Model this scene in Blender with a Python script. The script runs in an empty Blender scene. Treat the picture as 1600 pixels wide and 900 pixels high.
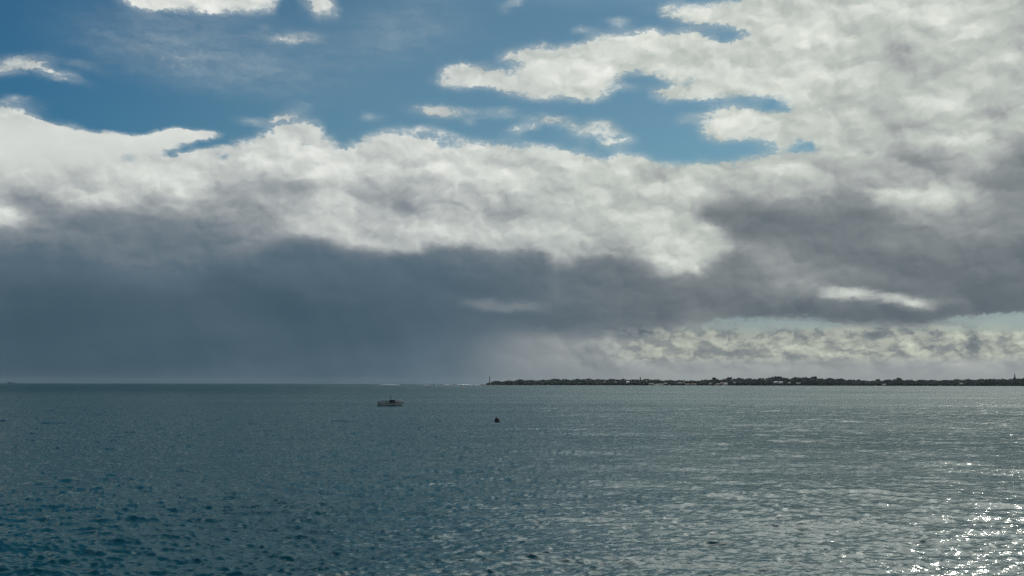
import bpy, bmesh, math, random
import numpy as np
from mathutils import Matrix, Vector

random.seed(7)
rng = np.random.default_rng(11)
R = math.radians
S = bpy.context.scene
COL = S.collection

# ------------------------------------------------------------------ camera
CAM_H = 10.0
FPX = 1700.0                                   # focal length in photo pixels (photo is 1600 wide)
cam_d = bpy.data.cameras.new('camera')
cam = bpy.data.objects.new('camera', cam_d)
COL.objects.link(cam)
cam_d.sensor_width = 36.0
cam_d.lens = 36.0 * FPX / 1600.0
cam_d.clip_start = 0.5
cam_d.clip_end = 90000.0
ROT = Matrix.Rotation(R(90 + 5.01), 4, 'X') @ Matrix.Rotation(R(0.107), 4, 'Z')
cam.matrix_world = Matrix.Translation((0, 0, CAM_H)) @ ROT
S.camera = cam
ROT3 = np.array(ROT.to_3x3())


def pix_dir(x, y):
    d = ROT3 @ np.array([(x - 800) / FPX, -(y - 450) / FPX, -1.0])
    return d / np.linalg.norm(d)


def on_sea(x, y):
    """point of the sea seen at photo pixel x, y"""
    d = pix_dir(x, y)
    t = -CAM_H / d[2]
    return Vector((d[0] * t, d[1] * t, 0))


def at_range(x, dist):
    """point at sea level in the direction of photo column x, dist metres out"""
    d = pix_dir(x, 600)
    k = dist / math.hypot(d[0], d[1])
    return Vector((d[0] * k, d[1] * k, 0))


# ------------------------------------------------------------------ view
S.view_settings.view_transform = 'Standard'
S.view_settings.look = 'None'
S.view_settings.exposure = 0.0
S.view_settings.gamma = 1.0
S.view_settings.use_curve_mapping = False
S.render.engine = 'CYCLES'
S.cycles.use_denoising = True
S.cycles.denoiser = 'OPENIMAGEDENOISE'
S.cycles.denoising_input_passes = 'RGB_ALBEDO_NORMAL'
S.cycles.denoising_prefilter = 'NONE'
S.cycles.max_bounces = 6
S.cycles.volume_bounces = 1
S.cycles.sample_clamp_indirect = 4.0

# ------------------------------------------------------------------ sun
SUN_AZ, SUN_EL = 35.5, 40.0                    # degrees right of +Y, degrees up
sun_d = bpy.data.lights.new('sun', 'SUN')
sun_d.energy = 2.0
sun_d.angle = R(0.55)
sun_d.color = (1.0, 0.94, 0.84)
sun = bpy.data.objects.new('sun', sun_d)
COL.objects.link(sun)
sdir = Vector((math.sin(R(SUN_AZ)) * math.cos(R(SUN_EL)), math.cos(R(SUN_AZ)) * math.cos(R(SUN_EL)), math.sin(R(SUN_EL))))
sun.rotation_euler = sdir.to_track_quat('Z', 'Y').to_euler()
sun.location = (0, 0, 60)

# ------------------------------------------------------------------ sky: Nishita air behind procedural clouds
# The clouds are laid out by compass bearing and height angle.
AZ0, AZ1 = -27.0, 27.0
EL0, EL1 = 0.0, 21.0
NC = 82                                        # columns of the cloud layout
NR = 85                                        # heights per column

GX = np.arange(-160, 1761, 4.0)
GY = np.arange(-120, 641, 4.0)
PX, PY = np.meshgrid(GX, GY)


def blur(a, s):
    s = s / 4.0
    if s < 0.4:
        return a
    n = int(s * 3) + 1
    k = np.exp(-0.5 * (np.arange(-n, n + 1) / s) ** 2)
    k /= k.sum()
    p = np.pad(a, n, mode='edge')
    p = np.apply_along_axis(lambda r: np.convolve(r, k, 'valid'), 1, p)
    return np.apply_along_axis(lambda r: np.convolve(r, k, 'valid'), 0, p)


def inside(pts):
    m = np.zeros(PX.shape, bool)
    n = len(pts)
    for i in range(n):
        x0, y0 = pts[i]
        x1, y1 = pts[(i + 1) % n]
        if y0 == y1:
            continue
        c = ((y0 > PY) != (y1 > PY)) & (PX < (x1 - x0) * (PY - y0) / (y1 - y0) + x0)
        m ^= c
    return m.astype(float)


def spot(x, y, rx, ry, ang=0.0):
    a = R(ang)
    dx, dy = PX - x, PY - y
    u = (dx * math.cos(a) + dy * math.sin(a)) / rx
    v = (-dx * math.sin(a) + dy * math.cos(a)) / ry
    return np.exp(-(u * u + v * v))


# --- how much cloud (0.5 = edge)
top_edge = [(-400, 235), (0, 262), (60, 252), (130, 250), (200, 250), (232, 252), (260, 244), (300, 232), (350, 226),
            (400, 220), (425, 205), (440, 196), (470, 191), (498, 192), (505, 208), (525, 226), (540, 236),
            (560, 222), (580, 210), (610, 206), (650, 212), (690, 216), (730, 222), (780, 226), (830, 228),
            (870, 232), (900, 240), (925, 244), (945, 252), (965, 243), (985, 240), (1010, 246), (1035, 257),
            (1060, 261), (1090, 257), (1120, 252), (1150, 253), (1175, 246), (1200, 240), (1240, 234),
            (1275, 234), (1290, 225), (1320, 190), (2000, 190)]
cover = inside(top_edge + [(2000, 900), (-400, 900)])
cover = np.maximum(cover, inside([(-400, 160), (0, 166), (30, 172), (55, 180), (75, 195), (115, 204), (190, 208), (215, 213),
                                  (250, 205), (285, 200), (320, 204), (358, 210), (320, 219), (290, 228), (260, 242),
                                  (232, 250), (180, 256), (100, 262), (-400, 300)]))
upper = [(2000, -300), (1215, -300), (1200, -10), (1150, 2), (1100, 10), (1045, 7), (1022, 15), (1050, 27),
         (1110, 38), (1150, 46), (1172, 52), (1160, 66), (1135, 68), (1110, 62), (1085, 48), (1065, 46),
         (1052, 62), (1035, 46), (1000, 46), (985, 53), (950, 55), (915, 66), (870, 76), (850, 70), (810, 80),
         (775, 92), (800, 100), (830, 100), (800, 118), (765, 108), (730, 103), (700, 107), (676, 128),
         (700, 134), (770, 132), (790, 145), (850, 155), (890, 152), (932, 163), (952, 148), (945, 134),
         (990, 134), (1010, 132), (960, 118), (1000, 112), (1050, 124), (1080, 120), (1110, 128), (1060, 132), (1012, 146),
         (1030, 155), (1100, 154), (1160, 150), (1210, 154), (1232, 165), (1222, 178), (1190, 170), (1150, 168),
         (1130, 168), (1100, 180), (1050, 184), (1075, 190), (1120, 192), (1095, 203), (1090, 210), (1120, 221),
         (1160, 218), (1200, 220), (1235, 232), (1255, 218), (1278, 232), (1320, 236), (2000, 236)]
cover = np.maximum(cover, inside(upper))
cover = np.maximum(cover, inside([(200, -300), (150, -300), (196, 0), (220, 12), (262, 17), (300, 14), (345, 20), (385, 15), (418, 17), (428, 0), (440, -300)]))
cover = np.maximum(cover, inside([(475, -60), (478, 2), (495, 22), (512, 26), (526, 18), (515, 0), (520, -60)]))
# below the base: clear strip over the distant coast
base_edge = [(1020, 522), (1060, 506), (1120, 500), (1180, 498), (1240, 500), (1300, 500), (1350, 505), (1400, 508),
             (1440, 506), (1480, 499), (1530, 493), (1600, 489), (2000, 480)]
gap = inside(base_edge + [(2000, 516), (1600, 520), (1560, 515), (1500, 512), (1440, 515), (1400, 514),
                          (1340, 512), (1280, 516), (1200, 518), (1120, 514), (1060, 516)])
cover -= 0.92 * blur(gap, 4)
crisp = blur(inside([(-400, 120), (90, 175), (370, 190), (372, 214), (250, 262), (-400, 300)]), 8)
cover = np.clip(blur(cover, 8) * (1 - crisp) + blur(cover, 3) * crisp, 0, 1)
for (x, y, rx, ry, ang, k) in [
        (30, 100, 42, 13, -8, .56), (80, 112, 50, 9, 18, .6), (130, 102, 26, 5, 12, .4), (5, 106, 25, 12, 0, .4),
        (685, 173, 36, 11, 3, .75), (740, 176, 22, 6, 5, .36), (785, 177, 26, 9, 0, .46), (732, 190, 16, 5, 20, .4), (820, 198, 34, 9, -18, .52),
        (860, 185, 34, 8, 5, .46), (880, 194, 22, 12, 20, .4), (925, 203, 34, 14, -8, .62), (950, 212, 26, 13, 40, .62), (975, 213, 18, 9, 20, .56),
        (950, 226, 12, 6, 0, .5), (915, 226, 8, 6, 0, .42), (580, 184, 16, 5, 0, .48), (440, 62, 18, 6, 0, .3),
        (468, 58, 34, 9, -6, .5), (392, 190, 24, 5, 8, .45), (410, 50, 14, 5, -30, .3), (470, 166, 14, 4, 20, .26),
        (965, 33, 16, 8, 0, .5), (910, 46, 18, 6, 0, .48), (1000, 18, 8, 4, 0, .3), (805, 6, 20, 7, -35, .5),
        (660, 200, 26, 6, -5, .4), (700, 208, 30, 6, 5, .4), (1045, 190, 20, 3, 0, .1), (440, 184, 30, 8, -20, .4),
        (445, 190, 20, 10, 0, .2), (20, 158, 30, 8, 0, .45), (60, 168, 12, 12, 0, .25), (105, 194, 30, 6, 10, .3),
        (300, 36, 210, 40, 8, .18), (240, 92, 190, 46, 14, .19), (620, 40, 130, 60, -30, .17), (380, 104, 170, 40, 10, .20), (700, 60, 120, 50, 0, .10)]:
    cover = np.maximum(cover, cover + k * spot(x, y, rx, ry, ang) * (1 - cover))
for (x, y, rx, ry, ang, k) in [(480, 222, 14, 7, 0, .5), (200, 247, 26, 6, -4, .62), (275, 236, 40, 5, -30, .55),
                               (352, 243, 14, 5, -10, .5), (700, 225, 34, 5, 6, .55), (862, 120, 10, 8, 0, .0),
                               (1262, 228, 14, 10, 0, .7), (1215, 163, 24, 7, 20, .55), (975, 121, 26, 7, 8, .5),
                               (330, 222, 26, 6, -8, .5)]:
    cover = cover - k * spot(x, y, rx, ry, ang)
cover = np.clip(cover, 0, 1)

# --- how bright the cloud is, 0..1 in display grey
tab = np.array([
    [210, 212, 215, 220, 215, 212, 212, 212, 212, 212, 215, 215, 212, 207, 210, 200, 186],   # 0
    [210, 210, 210, 212, 212, 205, 205, 205, 207, 210, 212, 208, 203, 200, 196, 203, 180],   # 50
    [205, 205, 205, 205, 205, 205, 205, 203, 206, 208, 207, 205, 203, 205, 186, 197, 188],   # 100
    [212, 210, 208, 205, 205, 205, 205, 203, 206, 207, 205, 205, 207, 203, 194, 190, 176],   # 150
    [214, 218, 218, 218, 208, 210, 210, 208, 206, 206, 204, 206, 207, 197, 192, 190, 180],   # 200
    [206, 207, 208, 207, 206, 210, 209, 209, 206, 208, 206, 205, 202, 186, 172, 178, 158],   # 250
    [194, 186, 192, 188, 166, 196, 176, 184, 192, 184, 196, 176, 166, 152, 168, 160, 132],   # 300
    [150, 136, 130, 132, 146, 184, 192, 180, 182, 192, 198, 168, 128, 120, 138, 142, 134],   # 350
    [104, 108, 116, 112, 112, 118, 132, 150, 160, 168, 172, 172, 134, 130, 122, 124, 120],   # 400
    [92,  90,  95,  94,  90,  90,  92,  97, 108, 110, 112, 122, 136, 132, 118, 108, 108],   # 450
    [86,  85,  87,  88,  88,  88,  90,  97, 103, 103, 108, 112, 110, 106, 106, 112, 116],   # 500
    [84,  84,  86,  89,  92,  90,  95, 107, 130, 148, 156, 158, 160, 160, 160, 160, 162],   # 550
    [80,  81,  84,  86,  90,  91,  96, 108, 126, 138, 143, 144, 145, 145, 144, 144, 143],   # 600
], float)
tx, ty = np.arange(0, 1601, 100), np.arange(0, 601, 50)
cx, cy = np.clip(PX, 0, 1600), np.clip(PY, 0, 600)
ix, iy = np.minimum((cx // 100).astype(int), 15), np.minimum((cy // 50).astype(int), 11)
fx, fy = (cx - tx[ix]) / 100, (cy - ty[iy]) / 50
fx, fy = fx * fx * (3 - 2 * fx), fy
shade = ((tab[iy, ix] * (1 - fx) + tab[iy, ix + 1] * fx) * (1 - fy) + (tab[iy + 1, ix] * (1 - fx) + tab[iy + 1, ix + 1] * fx) * fy)
shade = blur(shade, 10)


def lay(pts, val, soft, op=1.0):
    global shade
    m = blur(inside(pts), soft) * op
    shade = shade * (1 - m) + val * m


# bands with edges of their own, back to front
lay([(430, 372), (455, 362), (500, 368), (540, 385), (600, 390), (664, 396), (668, 380), (720, 378), (780, 385),
     (860, 384), (880, 340), (700, 320), (560, 335), (470, 330), (440, 345)], 196, 9, .85)
lay([(440, 372), (510, 372), (545, 390), (610, 396), (663, 399), (670, 384), (730, 386), (800, 394), (860, 398), (868, 415), (860, 460), (500, 470), (380, 400)], 98, 6, .7)
lay([(872, 416), (878, 398), (900, 380), (930, 370), (960, 374), (1000, 392), (1020, 410), (1035, 436), (1060, 420), (1100, 430),
     (1130, 410), (1110, 385), (1080, 372), (1000, 350), (900, 355), (860, 380)], 200, 6, .8)
lay([(886, 416), (900, 402), (940, 396), (985, 402), (1010, 420), (1030, 442), (1060, 438), (1110, 440), (1140, 470), (1000, 500), (860, 480), (868, 420)], 112, 6, .85)
lay([(1060, 395), (1085, 390), (1105, 405), (1100, 430), (1075, 424), (1060, 410)], 215, 6, .7)
lay([(1108, 412), (1120, 395), (1150, 392), (1170, 410), (1172, 440), (1210, 455), (1190, 480), (1130, 470), (1105, 432)], 118, 7, .8)
lay([(1085, 338), (1095, 318), (1130, 312), (1180, 318), (1230, 330), (1290, 332), (1370, 325), (1400, 345), (1500, 350), (1470, 375),
     (1330, 385), (1180, 378), (1145, 372), (1120, 358), (1100, 350)], 118, 8, .85)
lay([(1100, 350), (1130, 372), (1145, 385), (1120, 385), (1080, 372), (1060, 350)], 200, 6, .7)
lay([(1190, 385), (1270, 388), (1300, 420), (1290, 450), (1200, 445), (1170, 415)], 142, 16, .7)
lay([(1362, 300), (1380, 292), (1420, 290), (1450, 296), (1478, 280), (1500, 286), (1530, 296), (1510, 310), (1450, 324), (1400, 320), (1365, 312)], 205, 7, .85)
lay([(1395, 345), (1470, 330), (1530, 345), (1600, 352), (1600, 368), (1480, 365), (1400, 358)], 158, 9, .7)
lay([(1380, 262), (1400, 240), (1500, 240), (1500, 262), (1450, 272), (1400, 272)], 142, 10, .6)
lay([(1470, 220), (1500, 198), (1525, 200), (1560, 190), (1530, 232), (1490, 228)], 212, 7, .7)
lay([(1490, 258), (1540, 242), (1560, 250), (1530, 270), (1500, 270)], 180, 7, .6)
lay([(1520, 262), (1600, 240), (1700, 240), (1700, 340), (1560, 335), (1545, 300)], 128, 12, .7)
lay([(1280, 196), (1310, 188), (1340, 205), (1360, 192), (1350, 225), (1310, 206)], 176, 6, .6)
lay([(1300, 50), (1330, 42), (1400, 66), (1440, 62), (1410, 88), (1330, 84)], 178, 10, .6)
lay([(1380, 92), (1460, 100), (1500, 110), (1480, 130), (1400, 120)], 176, 10, .6)
lay([(1520, 96), (1545, 76), (1600, 84), (1600, 112), (1560, 112)], 222, 6, .6)
lay([(1390, 20), (1450, 4), (1520, 0), (1540, 14), (1460, 34), (1400, 36)], 222, 8, .6)
lay([(-50, 318), (0, 320), (30, 324), (46, 334), (30, 346), (0, 354), (-50, 356)], 206, 7, .9)
lay([(90, 312), (130, 300), (170, 312), (150, 322), (100, 325)], 196, 8, .6)
lay([(170, 260), (210, 262), (200, 300), (170, 300)], 214, 8, .4)
lay([(385, 280), (430, 268), (480, 278), (470, 304), (430, 310), (400, 296)], 152, 12, .75)
lay([(560, 290), (600, 270), (650, 290), (680, 320), (640, 334), (590, 322)], 160, 14, .75)
lay([(0, 300), (40, 296), (120, 330), (220, 330), (300, 340), (270, 372), (140, 372), (40, 360)], 124, 14, .5)
lay([(140, 392), (210, 382), (270, 400), (330, 440), (260, 446), (170, 420)], 118, 16, .5)
lay([(340, 352), (420, 340), (440, 360), (410, 388), (340, 380)], 148, 12, .5)
lay([(1190, 440), (1240, 430), (1290, 440), (1270, 452), (1200, 455)], 156, 6, .7)
lay([(1283, 454), (1310, 450), (1345, 450), (1370, 462), (1410, 464), (1450, 470), (1456, 482), (1440, 480), (1400, 474),
     (1365, 466), (1330, 468), (1300, 462)], 208, 2.5, .95)
lay([(1460, 470), (1490, 464), (1500, 472), (1470, 476)], 150, 4, .8)
lay([(1200, 470), (1225, 466), (1230, 478), (1205, 478)], 142, 5, .7)
lay([(720, 468), (760, 470), (830, 476), (870, 486), (820, 488), (740, 480)], 150, 4, .7)
lay([(690, 490), (760, 485), (900, 490), (1010, 505), (1018, 522), (980, 526), (900, 525), (830, 520), (740, 515)], 101, 6, .7)
lay([(800, 530), (1010, 532), (1040, 515), (1060, 508), (1100, 508), (1120, 560), (1000, 580), (800, 575)], 146, 12, .6)
for (x, y, rx, ry, v, k) in [
        (285, 300, 24, 16, 224, .8), (130, 275, 40, 10, 205, .5), (98, 296, 20, 6, 165, .5), (132, 310, 34, 10, 204, .7), (40, 316, 34, 9, 122, .6),
        (160, 345, 70, 18, 118, .6), (20, 335, 34, 13, 216, .9), (350, 330, 40, 16, 160, .5), (215, 285, 26, 22, 214, .5), (180, 300, 14, 18, 206, .5),
        (462, 252, 40, 16, 226, .7), (440, 292, 34, 14, 148, .8), (455, 318, 26, 9, 150, .6), (480, 272, 24, 10, 216, .6), (512, 340, 24, 14, 210, .6),
        (612, 318, 46, 18, 152, .8), (575, 296, 26, 12, 176, .6), (500, 360, 46, 10, 212, .7), (680, 352, 60, 12, 214, .7), (792, 342, 18, 14, 158, .7),
        (782, 266, 20, 10, 224, .7), (716, 280, 18, 10, 214, .6), (620, 256, 30, 14, 184, .6), (660, 268, 22, 10, 190, .5), (560, 262, 26, 12, 212, .5),
        (740, 300, 40, 10, 176, .5), (846, 262, 28, 14, 176, .7), (830, 338, 50, 10, 160, .7), (890, 306, 26, 9, 172, .6), (905, 285, 26, 16, 218, .6),
        (975, 265, 24, 14, 222, .6), (1012, 280, 18, 16, 176, .7), (920, 330, 40, 10, 186, .5), (960, 345, 40, 14, 208, .6), (1075, 300, 36, 14, 218, .7),
        (1040, 330, 24, 14, 180, .5), (1105, 362, 24, 12, 214, .6), (1170, 300, 26, 12, 190, .5), (1230, 262, 26, 12, 214, .6), (1270, 290, 20, 12, 168, .5),
        (1210, 305, 14, 12, 196, .6), (1300, 150, 40, 14, 214, .5), (1250, 60, 60, 20, 214, .5), (1340, 130, 60, 20, 182, .5), (1440, 170, 46, 16, 210, .6),
        (1400, 205, 30, 9, 168, .5), (1330, 240, 26, 9, 208, .5), (1570, 40, 40, 26, 176, .6), (1590, 200, 10, 14, 216, .7), (1450, 130, 50, 12, 172, .6),
        (1140, 120, 60, 20, 212, .5), (1200, 90, 60, 16, 196, .4), (900, 100, 60, 14, 218, .5), (930, 130, 50, 12, 200, .5), (1180, 210, 40, 10, 218, .6)]:
    m = k * spot(x, y, rx, ry)
    shade = shade * (1 - m) + v * m
lay([(1180, 475), (1300, 478), (1460, 484), (1600, 470), (2000, 470), (2000, 480), (1600, 489), (1530, 493), (1480, 499), (1440, 506), (1400, 508), (1350, 505), (1240, 500), (1180, 498)], 105, 6, .8)
lay([(760, 540), (900, 532), (1000, 532), (1060, 530), (1060, 640), (820, 640)], 142, 26, .5)
lay([(830, 527), (900, 529), (980, 530), (1020, 526), (1060, 509)] + base_edge[2:] + [(2000, 606), (1000, 606), (930, 560)], 158, 3.5, .5)
# distant heaps under the base, lit rims and grey sides
for (x, y, rx, ry, v) in [(1180, 545, 30, 8, 176), (1120, 536, 40, 5, 168), (1230, 540, 24, 9, 178), (1195, 560, 22, 6, 172),
                          (1330, 520, 14, 10, 186), (1345, 535, 30, 10, 180), (1300, 550, 16, 7, 178), (1260, 545, 16, 10, 172),
                          (1420, 540, 30, 12, 184), (1490, 520, 22, 12, 182), (1500, 565, 18, 5, 182), (1540, 515, 10, 12, 186),
                          (1590, 530, 24, 12, 184), (1570, 560, 20, 6, 170), (1410, 563, 12, 5, 180), (1060, 548, 20, 7, 166), (1040, 530, 14, 8, 162),
                          (1160, 556, 14, 5, 142), (1335, 545, 0.1, 0.1, 140)]:
    m = spot(x, y, rx, ry)
    shade = shade * (1 - .85 * m) + v * .85 * m
for (x, y, rx, ry, v) in [(1366, 524, 18, 10, 138), (1455, 535, 12, 16, 128), (1478, 525, 12, 10, 136), (1525, 532, 14, 18, 126),
                          (1390, 552, 16, 10, 144), (1560, 530, 8, 10, 138), (1265, 556, 12, 5, 146), (1150, 545, 12, 8, 142), (1320, 530, 7, 8, 146),
                          (1280, 562, 16, 5, 144), (1100, 552, 18, 6, 144), (1580, 545, 14, 4, 140), (1130, 530, 8, 5, 148)]:
    m = spot(x, y, rx, ry)
    shade = shade * (1 - .8 * m) + v * .8 * m
shade = shade / 255.0

# --- how ragged the cloud is: smooth lens clouds and rain, crisp heaps
rag = np.full(PX.shape, .75)
m = np.clip((PY - 400) / 90, 0, 1) * np.clip((1000 - PX) / 250, 0, 1)
rag = rag * (1 - m) + .12 * m
m = blur(inside([(-400, 175), (60, 190), (360, 202), (360, 212), (200, 258), (-400, 280)]), 10)
rag = rag * (1 - m) + .12 * m
m = blur(inside([(1000, 505), (1700, 490), (1700, 575), (1000, 575)]), 10)
rag = rag * (1 - m) + .45 * m
m = np.clip((PY - 568) / 20, 0, 1)
rag = rag * (1 - m) + .08 * m


def sample(f, x, y):
    i = np.clip((x - GX[0]) / 4, 0, len(GX) - 1.001)
    j = np.clip((y - GY[0]) / 4, 0, len(GY) - 1.001)
    a, b = i.astype(int), j.astype(int)
    u, v = i - a, j - b
    return (f[b, a] * (1 - u) + f[b, a + 1] * u) * (1 - v) + (f[b + 1, a] * (1 - u) + f[b + 1, a + 1] * u) * v


az = np.radians(np.linspace(AZ0, AZ1, NC))
el = np.radians(np.linspace(EL0, EL1, NR))
AZg, ELg = np.meshgrid(az, el, indexing='ij')
D = np.stack([np.sin(AZg) * np.cos(ELg), np.cos(AZg) * np.cos(ELg), np.sin(ELg)], -1) @ ROT3   # into camera axes
XX = 800 + FPX * D[..., 0] / -D[..., 2]
YY = 450 - FPX * D[..., 1] / -D[..., 2]
F = [sample(f, XX, YY) for f in (cover, shade, rag)]

world = bpy.data.worlds.new('World')
S.world = world
world.use_nodes = True
nt = world.node_tree
nt.nodes.clear()


class G:
    """small helper that chains shader nodes"""
    def __init__(self, tree):
        self.t = tree

    def n(self, typ, **kw):
        node = self.t.nodes.new(typ)
        for k, v in kw.items():
            setattr(node, k, v)
        return node

    def put(self, sock, v):
        if isinstance(v, bpy.types.NodeSocket):
            self.t.links.new(v, sock)
        else:
            sock.default_value = v

    def m(self, op, a, b=0.0, c=0.0, clamp=False):
        x = self.n('ShaderNodeMath', operation=op, use_clamp=clamp)
        for s, v in zip(x.inputs, (a, b, c)):
            self.put(s, v)
        return x.outputs[0]

    def v(self, op, a, b=(0, 0, 0), c=(0, 0, 0)):
        x = self.n('ShaderNodeVectorMath', operation=op)
        self.put(x.inputs[0], a)
        self.put(x.inputs[1], b)
        if op == 'MULTIPLY_ADD':
            self.put(x.inputs[2], c)
        return x.outputs['Value'] if op in ('DOT_PRODUCT', 'LENGTH') else x.outputs[0]

    def scale(self, a, k):
        x = self.n('ShaderNodeVectorMath', operation='SCALE')
        self.put(x.inputs[0], a)
        self.put(x.inputs['Scale'], k)
        return x.outputs[0]

    def sep(self, a):
        x = self.n('ShaderNodeSeparateXYZ')
        self.put(x.inputs[0], a)
        return x.outputs

    def comb(self, a, b, c=0.0):
        x = self.n('ShaderNodeCombineXYZ')
        for s, v in zip(x.inputs, (a, b, c)):
            self.put(s, v)
        return x.outputs[0]

    def noise(self, vec, scale, detail=4.0, rough=.55, color=False, lac=2.0):
        x = self.n('ShaderNodeTexNoise')
        self.put(x.inputs['Vector'], vec)
        x.inputs['Scale'].default_value = scale
        x.inputs['Detail'].default_value = detail
        x.inputs['Roughness'].default_value = rough
        x.inputs['Lacunarity'].default_value = lac
        return x.outputs['Color' if color else 'Fac']

    def ramp(self, f, stops):
        x = self.n('ShaderNodeValToRGB')
        e = x.color_ramp.elements
        while len(e) < len(stops):
            e.new(.5)
        for q, (p, c) in zip(e, stops):
            q.position = p
            q.color = (*c, 1)
        self.put(x.inputs[0], f)
        return x.outputs[0]

    def mix(self, f, a, b):
        x = self.n('ShaderNodeMix', data_type='RGBA')
        self.put(x.inputs[0], f)
        self.put(x.inputs[6], a if isinstance(a, bpy.types.NodeSocket) else (*a, 1))
        self.put(x.inputs[7], b if isinstance(b, bpy.types.NodeSocket) else (*b, 1))
        return x.outputs[2]

    def smooth(self, x, a, b):
        k = self.n('ShaderNodeMapRange', interpolation_type='SMOOTHSTEP')
        self.put(k.inputs['Value'], x)
        self.put(k.inputs['From Min'], a)
        self.put(k.inputs['From Max'], b)
        return k.outputs[0]


def lin(c):
    return tuple(((v / 255) / 12.92 if v / 255 <= .04045 else ((v / 255 + .055) / 1.055) ** 2.4) for v in c)


g = G(nt)
tc = g.n('ShaderNodeTexCoord')
dirv = g.v('NORMALIZE', tc.outputs['Generated'])
dx, dy, dz = g.sep(dirv)
A = g.m('ARCTAN2', dx, dy)                                   # bearing, 0 = +Y
E = g.m('ARCSINE', dz)
uv = g.comb(g.m('MULTIPLY', A, 180 / math.pi), g.m('MULTIPLY', E, 180 / math.pi))   # degrees

# billow noise: degrees stretched a little so clouds are wider than tall
nb = g.v('MULTIPLY', uv, (1.0, 1.45, 1.0))
w1 = g.v('SUBTRACT', g.noise(nb, .55, 3.0, .5, True), (.5, .5, .5))
w2 = g.v('SUBTRACT', g.noise(nb, 1.9, 6.0, .62, True), (.5, .5, .5))

STEP_A = (AZ1 - AZ0) / (NC - 1)


def look(vec):
    """the three layout fields at a bearing / height"""
    ux, uy, _ = g.sep(vec)
    p = g.m('PINGPONG', g.m('SUBTRACT', ux, AZ0), AZ1 - AZ0)
    p = g.m('DIVIDE', p, STEP_A)
    q = g.m('DIVIDE', g.m('MINIMUM', g.m('MAXIMUM', uy, 0.05), EL1), EL1 - EL0)
    q3 = g.comb(q, q, q)
    acc = None
    for i in range(NC):
        wgt = g.m('MAXIMUM', g.m('SUBTRACT', 1.0, g.m('ABSOLUTE', g.m('SUBTRACT', p, float(i)))), 0.0)
        cn = g.n('ShaderNodeVectorCurve')
        mp = cn.mapping
        mp.extend = 'HORIZONTAL'
        for ch in range(3):
            cu = mp.curves[ch]
            vals = F[ch][i]
            cu.points[0].location = (0, float(vals[0]))
            cu.points[1].location = (1, float(vals[-1]))
            for j in range(1, NR - 1):
                cu.points.new(j / (NR - 1), float(vals[j]))
        mp.update()
        g.put(cn.inputs['Vector'], q3)
        w3 = g.comb(wgt, wgt, wgt)
        s = g.n('ShaderNodeVectorMath', operation='MULTIPLY_ADD')   # made after its inputs: keeps the shader stack short
        g.put(s.inputs[0], cn.outputs[0])
        g.put(s.inputs[1], w3)
        g.put(s.inputs[2], acc if acc else (0, 0, 0))
        acc = s.outputs[0]
    return g.sep(acc)


warp = g.v('ADD', g.v('MULTIPLY', w1, (.6, .35, 0)), g.v('MULTIPLY', w2, (.5, .32, 0)))
_, e0, _ = g.sep(uv)
calm = g.smooth(e0, 0.3, 3.2)                                 # less stirring near the horizon
cov, shd, rg = look(g.v('ADD', uv, g.scale(warp, g.m('MULTIPLY_ADD', calm, .75, .25))))

ax, ay, _ = g.sep(uv)
# ragged noise, and a soft noise read twice, the second time a step toward the sun: their difference is relief
rv = g.v('ADD', nb, g.scale(w2, .7))
def billow(vec):
    x = g.n('ShaderNodeTexVoronoi', voronoi_dimensions='2D', feature='F1')
    g.put(x.inputs['Vector'], vec)
    x.inputs['Scale'].default_value = .36
    x.inputs['Detail'].default_value = 2.3
    x.inputs['Roughness'].default_value = .36
    x.inputs['Lacunarity'].default_value = 2.3
    return x.outputs['Distance']


bv = g.v('ADD', nb, g.v('ADD', g.v('MULTIPLY', w1, (1.8, 1.8, 0)), g.v('MULTIPLY', w2, (.55, .55, 0))))
n_a = billow(bv)
n_b = billow(g.v('ADD', bv, (.20, .42, 0)))
relief = g.m('SUBTRACT', n_b, n_a)
fine = g.m('SUBTRACT', g.noise(rv, 2.2, 10.0, .66), .5)
streak = g.m('SUBTRACT', g.noise(g.v('MULTIPLY', g.v('ADD', uv, g.scale(w2, .8)), (.5, 2.0, 1)), 1.3, 8.0, .62), .5)

edge = g.m('ADD', g.m('MULTIPLY', fine, 1.7), g.m('MULTIPLY', streak, 1.5))
near_edge = g.m('SUBTRACT', 1.0, g.m('ABSOLUTE', g.m('MULTIPLY_ADD', cov, 1.3, -.65)))
near_edge = g.m('MULTIPLY', near_edge, g.m('MULTIPLY_ADD', g.smooth(cov, .16, .38), .75, .25))      # thin veils stay smooth
c1 = g.m('ADD', cov, g.m('MULTIPLY', g.m('MULTIPLY', edge, rg), near_edge))
wid = g.m('MULTIPLY_ADD', g.smooth(g.noise(nb, .45, 2.0, .5), .38, .64), .30, .13)     # some edges crisp, some thinning away
alpha = g.smooth(c1, g.m('SUBTRACT', .5, wid), g.m('ADD', .5, wid))
veil = g.smooth(cov, .02, .62)
alpha = g.m('MAXIMUM', alpha, g.m('MULTIPLY', veil, g.m('MULTIPLY_ADD', streak, 1.1, .42)), clamp=True)

lit = g.m('MULTIPLY', g.smooth(shd, .34, .72), rg)
s1 = g.m('ADD', shd, g.m('MULTIPLY', relief, g.m('ADD', g.m('MULTIPLY', lit, .25), g.m('MULTIPLY', rg, .06))))
s1 = g.m('ADD', s1, g.m('MULTIPLY', g.m('SUBTRACT', g.noise(rv, .28, 4.0, .55), .5), g.m('MULTIPLY', rg, g.m('MULTIPLY_ADD', g.smooth(shd, .40, .72), -.26, -.12))))
s1 = g.m('ADD', s1, g.m('MULTIPLY', fine, g.m('MULTIPLY', lit, .05)))
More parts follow.
